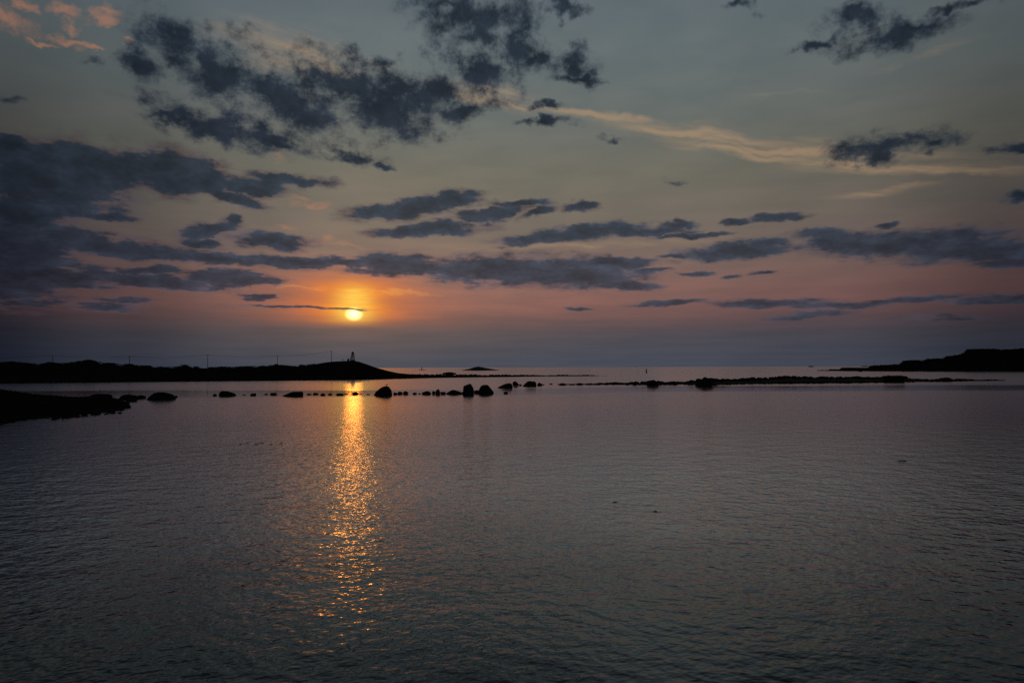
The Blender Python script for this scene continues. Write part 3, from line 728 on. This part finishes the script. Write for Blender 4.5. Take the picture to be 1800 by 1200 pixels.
# small things beside it
gp = ridge_at(613.5); gp = gp.copy()
sh = empty("shed", (gp.x, gp.y - .5, gp.z - .3)); tag(sh, "small dark shed against the left foot of the lighthouse", "shed")
bm = bmesh.new(); box(bm, (0, 0, .8), (1.3, 1.4, 1.8)); link_bm("wall", bm, M_WOOD, sh)
bm = bmesh.new()
v = [bm.verts.new(c) for c in [(-.75, -.8, 1.72), (.75, -.8, 1.72), (.75, .8, 1.72), (-.75, .8, 1.72), (0, -.8, 2.15), (0, .8, 2.15)]]
for f in [(0, 1, 2, 3), (0, 4, 1), (3, 2, 5), (0, 3, 5, 4), (1, 4, 5, 2)]: bm.faces.new([v[i] for i in f])
link_bm("roof", bm, M_DARKP, sh)
bm = bmesh.new(); box(bm, (0, -.72, .8), (.7, .06, 1.5)); link_bm("door", bm, M_DARKP, sh)
gp = ridge_at(603)
ps = empty("marker_post", (gp.x, gp.y, gp.z - .2)); tag(ps, "short dark post with a board standing left of the lighthouse", "post")
bm = bmesh.new(); tube(bm, [(0, 0, -.2), (0, 0, 2.1)], .09, 8); link_bm("shaft", bm, M_WOOD, ps)
bm = bmesh.new(); box(bm, (0, -.12, 1.25), (.75, .06, .85)); link_bm("board", bm, M_DARKP, ps)

# ------------------------------------------------------------------ power line
poles = [(92, 625, 637, "leftmost wooden power pole on the hill crest"), (226.5, 626, 640, "wooden power pole above the second rounded bush"),
         (366, 623.5, 646, "middle wooden power pole standing in the dip of the crest"), (486.5, 625, 641, "wooden power pole above the fourth-pole bush"),
         (583, 617, 635.5, "tall wooden power pole nearest the lighthouse")]
labs = ["wooden power pole on the crest farthest from the lighthouse", "wooden power pole second farthest from the lighthouse", "middle wooden power pole in the dip of the crest",
        "wooden power pole second nearest to the lighthouse", "tall wooden power pole nearest the lighthouse"]
tops = []
for (pxc, yt, yb, _), lab in zip(poles, labs):
    rp = ridge_at(pxc); top = at_y(pxc, yt, rp.y)
    hgt = top.z - rp.z
    po = empty("power_pole", (rp.x, rp.y, rp.z)); tag(po, lab, "power pole", "power poles along the hill crest")
    bm = bmesh.new(); tube(bm, [(0, 0, -1.0), (0, 0, hgt)], [.20, .15], 8); link_bm("shaft", bm, M_WOOD, po)
    bm = bmesh.new(); box(bm, (0, -.2, hgt - .35), (2.2, .14, .16)); ca = link_bm("crossarm", bm, M_WOOD, po)
    for dx in (-.95, 0, .95):
        bm = bmesh.new(); lathe(bm, [(.05, hgt - .27), (.09, hgt - .2), (.06, hgt - .1), (.08, hgt - .02), (.03, hgt + .05)], 8, (dx, -.2, 0)); link_bm("insulator", bm, M_WHITE, ca)
    tops.append((Vector((rp.x, rp.y - .2, rp.z + hgt + .03)), hgt))
ends = [(tops[0][0] + Vector((-62, -20, -1.0)))] + [t[0] for t in tops]
names = ["power cables sagging left from the farthest pole", "power cables between the farthest and second farthest poles", "power cables between the second farthest and middle poles",
         "power cables between the middle pole and the next toward the lighthouse", "power cables between the two poles nearest the lighthouse"]
for a, b_, lab in zip(ends, ends[1:], names):
    sp = empty("power_cable", a); tag(sp, lab, "cable", "power cables along the crest")
    for dx in (-.95, 0, .95):
        pts = []
        for i in range(17):
            t = i / 16; p = (b_ - a) * t; p.z -= 4 * t * (1 - t) * 1.1; p.x += dx; pts.append(p)
        bm = bmesh.new(); tube(bm, pts, .024, 5); link_bm("conductor", bm, M_WIRE, sp)

# ------------------------------------------------------------------ sea marks
p = on_water(1136.3, 655.0); s = p.y / HFOV_PX
by = empty("channel_marker", (p.x, p.y, 0)); tag(by, "dark conical channel marker standing in the open water beyond the reef", "sea marker")
hh = 7.3 * s
bm = bmesh.new(); lathe(bm, [(1.55 * s, -.5), (1.55 * s, hh * .10), (1.35 * s, hh * .13)], 16); link_bm("base", bm, M_DARKP, by)
bm = bmesh.new(); lathe(bm, [(1.25 * s, hh * .13), (.85 * s, hh * .55), (.75 * s, hh * .78)], 16); link_bm("tower", bm, M_DARKP, by)
bm = bmesh.new(); lathe(bm, [(.95 * s, hh * .78), (.95 * s, hh * .84), (.55 * s, hh * .86), (.5 * s, hh * .95), (.1 * s, hh)], 16); link_bm("lantern", bm, M_DARKP, by)
bp = at_y(741.3, 649.3, ground_on(skerry, on_water(741.3, 650.2)).y + 40)
g = ground_on(skerry, bp); s = g.y / HFOV_PX
be = empty("beacon", (g.x, g.y, g.z - .5)); tag(be, "thin dark beacon tower on a tiny skerry far out at sea", "beacon")
ht = at_y(741.3, 644.6, g.y).z - g.z
bm = bmesh.new(); lathe(bm, [(.8 * s, -1), (.65 * s, ht * .5), (.55 * s, ht * .72)], 12); link_bm("tower", bm, M_DARKP, be)
bm = bmesh.new(); lathe(bm, [(.75 * s, ht * .72), (.75 * s, ht * .78), (.45 * s, ht * .8), (.4 * s, ht * .95), (.05 * s, ht + .5)], 12); link_bm("lantern", bm, M_DARKP, be)
ip = at_y(840.5, 644.3, 2100); ip = on_water(840.5, 651.3); ip = ip + Vector((ip.x, ip.y, 0)).normalized() * 50
g = ground_on(isle, ip); s = g.y / HFOV_PX
cn_ = empty("cairn_mast", (g.x, g.y, g.z - .3)); tag(cn_, "tiny mast on the peak of the far island", "mast")
bm = bmesh.new(); tube(bm, [(0, 0, -.5), (0, 0, 1.8 * s)], [.25 * s, .15 * s], 6); link_bm("pole", bm, M_DARKP, cn_)
bm = bmesh.new(); lathe(bm, [(.8 * s, -.8), (.5 * s, .5 * s), (.2 * s, .7 * s)], 8); link_bm("cairn", bm, M_ROCK, cn_)

# ------------------------------------------------------------------ birds
def skinned(name, joints, edges, mat, parent):
    me = bpy.data.meshes.new(name); me.from_pydata([j[0] for j in joints], edges, []); me.materials.append(mat)
    o = bpy.data.objects.new(name, me); COL.objects.link(o); o.parent = parent
    sk = o.modifiers.new("skin", 'SKIN'); sk.use_smooth_shade = True
    for sv, j in zip(me.skin_vertices[0].data, joints):
        r_ = j[1]; sv.radius = (r_, r_) if not isinstance(r_, tuple) else r_
    me.skin_vertices[0].data[0].use_root = True
    o.modifiers.new("sub", 'SUBSURF').levels = 1
    o.modifiers["sub"].render_levels = 2
    return o
def top_of(o, x=0.0, y=0.0):
    bpy.context.view_layer.update()
    mw = o.matrix_world
    best = max((mw @ v.co for v in o.data.vertices if math.hypot(v.co.x - x, v.co.y - y) < .16), key=lambda p_: p_.z)
    return best
b5 = rocks_made[5]
tp = top_of(b5, .17, 0.0)
gl = empty("gull", (tp.x, tp.y, tp.z - .01)); gl.scale = (1.55,) * 3; tag(gl, "gull perched on top of the big domed boulder", "gull")
skinned("body", [((0, 0, .22), .085), ((-.14, 0, .20), .06), ((-.30, 0, .17), .018), ((.10, 0, .27), .07), ((.17, 0, .34), .05), ((.22, 0, .39), .052), ((.28, 0, .385), .022), ((.34, 0, .37), .010)],
        [(0, 1), (1, 2), (0, 3), (3, 4), (4, 5), (5, 6), (6, 7)], M_BIRDG, gl)
for s in (-1, 1):
    bm = bmesh.new(); tube(bm, [(0, s * .035, .18), (.01, s * .035, .09), (0, s * .035, 0), (.06, s * .04, 0)], [.014, .010, .010, .006], 6); link_bm("leg", bm, M_DARKP, gl)
slab = [o for o in bpy.data.objects if o.name == "spit_slab"][0]
tp = top_of(slab, -.02, 0)
he = empty("heron", (tp.x, tp.y, tp.z - .01)); he.scale = (1.3,) * 3; tag(he, "upright grey heron standing on the flat slab of the spit", "heron")
skinned("body", [((0, 0, .50), .095), ((-.12, 0, .40), .07), ((-.24, 0, .30), .02), ((.08, 0, .60), .065), ((.11, 0, .70), .035), ((.08, 0, .80), .03), ((.11, 0, .88), .03), ((.17, 0, .92), .038), ((.24, 0, .915), .018), ((.36, 0, .90), .007)],
        [(0, 1), (1, 2), (0, 3), (3, 4), (4, 5), (5, 6), (6, 7), (7, 8), (8, 9)], M_BIRDG, he)
for s in (-1, 1):
    bm = bmesh.new(); tube(bm, [(0, s * .04, .44), (-.02, s * .04, .24), (0, s * .04, 0), (.09, s * .05, 0)], [.018, .012, .011, .006], 6); link_bm("leg", bm, M_DARKP, he)

# ------------------------------------------------------------------ floating weed, ripple stand-ins
weed = [(1081,882,9,"dark strand of seaweed adrift, the longer of two on the open water"),(1151.5,898,7,"dark knot of seaweed adrift with a small ripple beside it"),(670,950,10,"dark scrap of seaweed floating in the sun's golden path"),
        (1585,810,16,"long thin dark weed line afloat on the water below the outer reef")]
for i, (pxc, py, wpx, lab) in enumerate(weed):
    p = on_water(pxc, py); s = p.y / HFOV_PX * wpx
    rn = random.Random(i + 50)
    bm = bmesh.new()
    for k in range(6):
        a = rn.gauss(0, .35) + (math.pi if k % 2 else 0); L = s * rn.uniform(.3, .6)
        pts = [(0, rn.uniform(-.05, .05) * s, .01)]
        for q in range(1, 6):
            t = q / 5; pts.append((math.cos(a) * L * t, math.sin(a) * L * t * .6 + .05 * s * math.sin(t * 7 + k), .012 + .03 * s * math.sin(t * 5 + k)))
        tube(bm, pts, [.045 * s, .055 * s, .05 * s, .04 * s, .03 * s, .01 * s], 6)
    tag(link_bm("floating_seaweed", bm, M_WEED), lab, "seaweed").location = p
wl = [(424, 781), (437, 779.0), (452, 780.6), (459, 778.6), (476, 780.9), (492, 779.4)]  # dark strands added in place of a darker ripple patch
for i, (pxc, py) in enumerate(wl):
    p = on_water(pxc, py); rn = random.Random(i + 80); s = .55
    bm = bmesh.new()
    for k in range(4):
        a = rn.uniform(0, 6.28); L = s * rn.uniform(.3, .7)
        tube(bm, [(0, 0, .01), (math.cos(a) * L * .5, math.sin(a) * L * .5, .05), (math.cos(a) * L, math.sin(a) * L, .0)], [.015, .022, .006], 5)
    tag(link_bm("ripple_strand", bm, M_WEED), "dark strand standing in for a darker ripple on the water", "seaweed", "strands standing in for a ripple patch").location = p
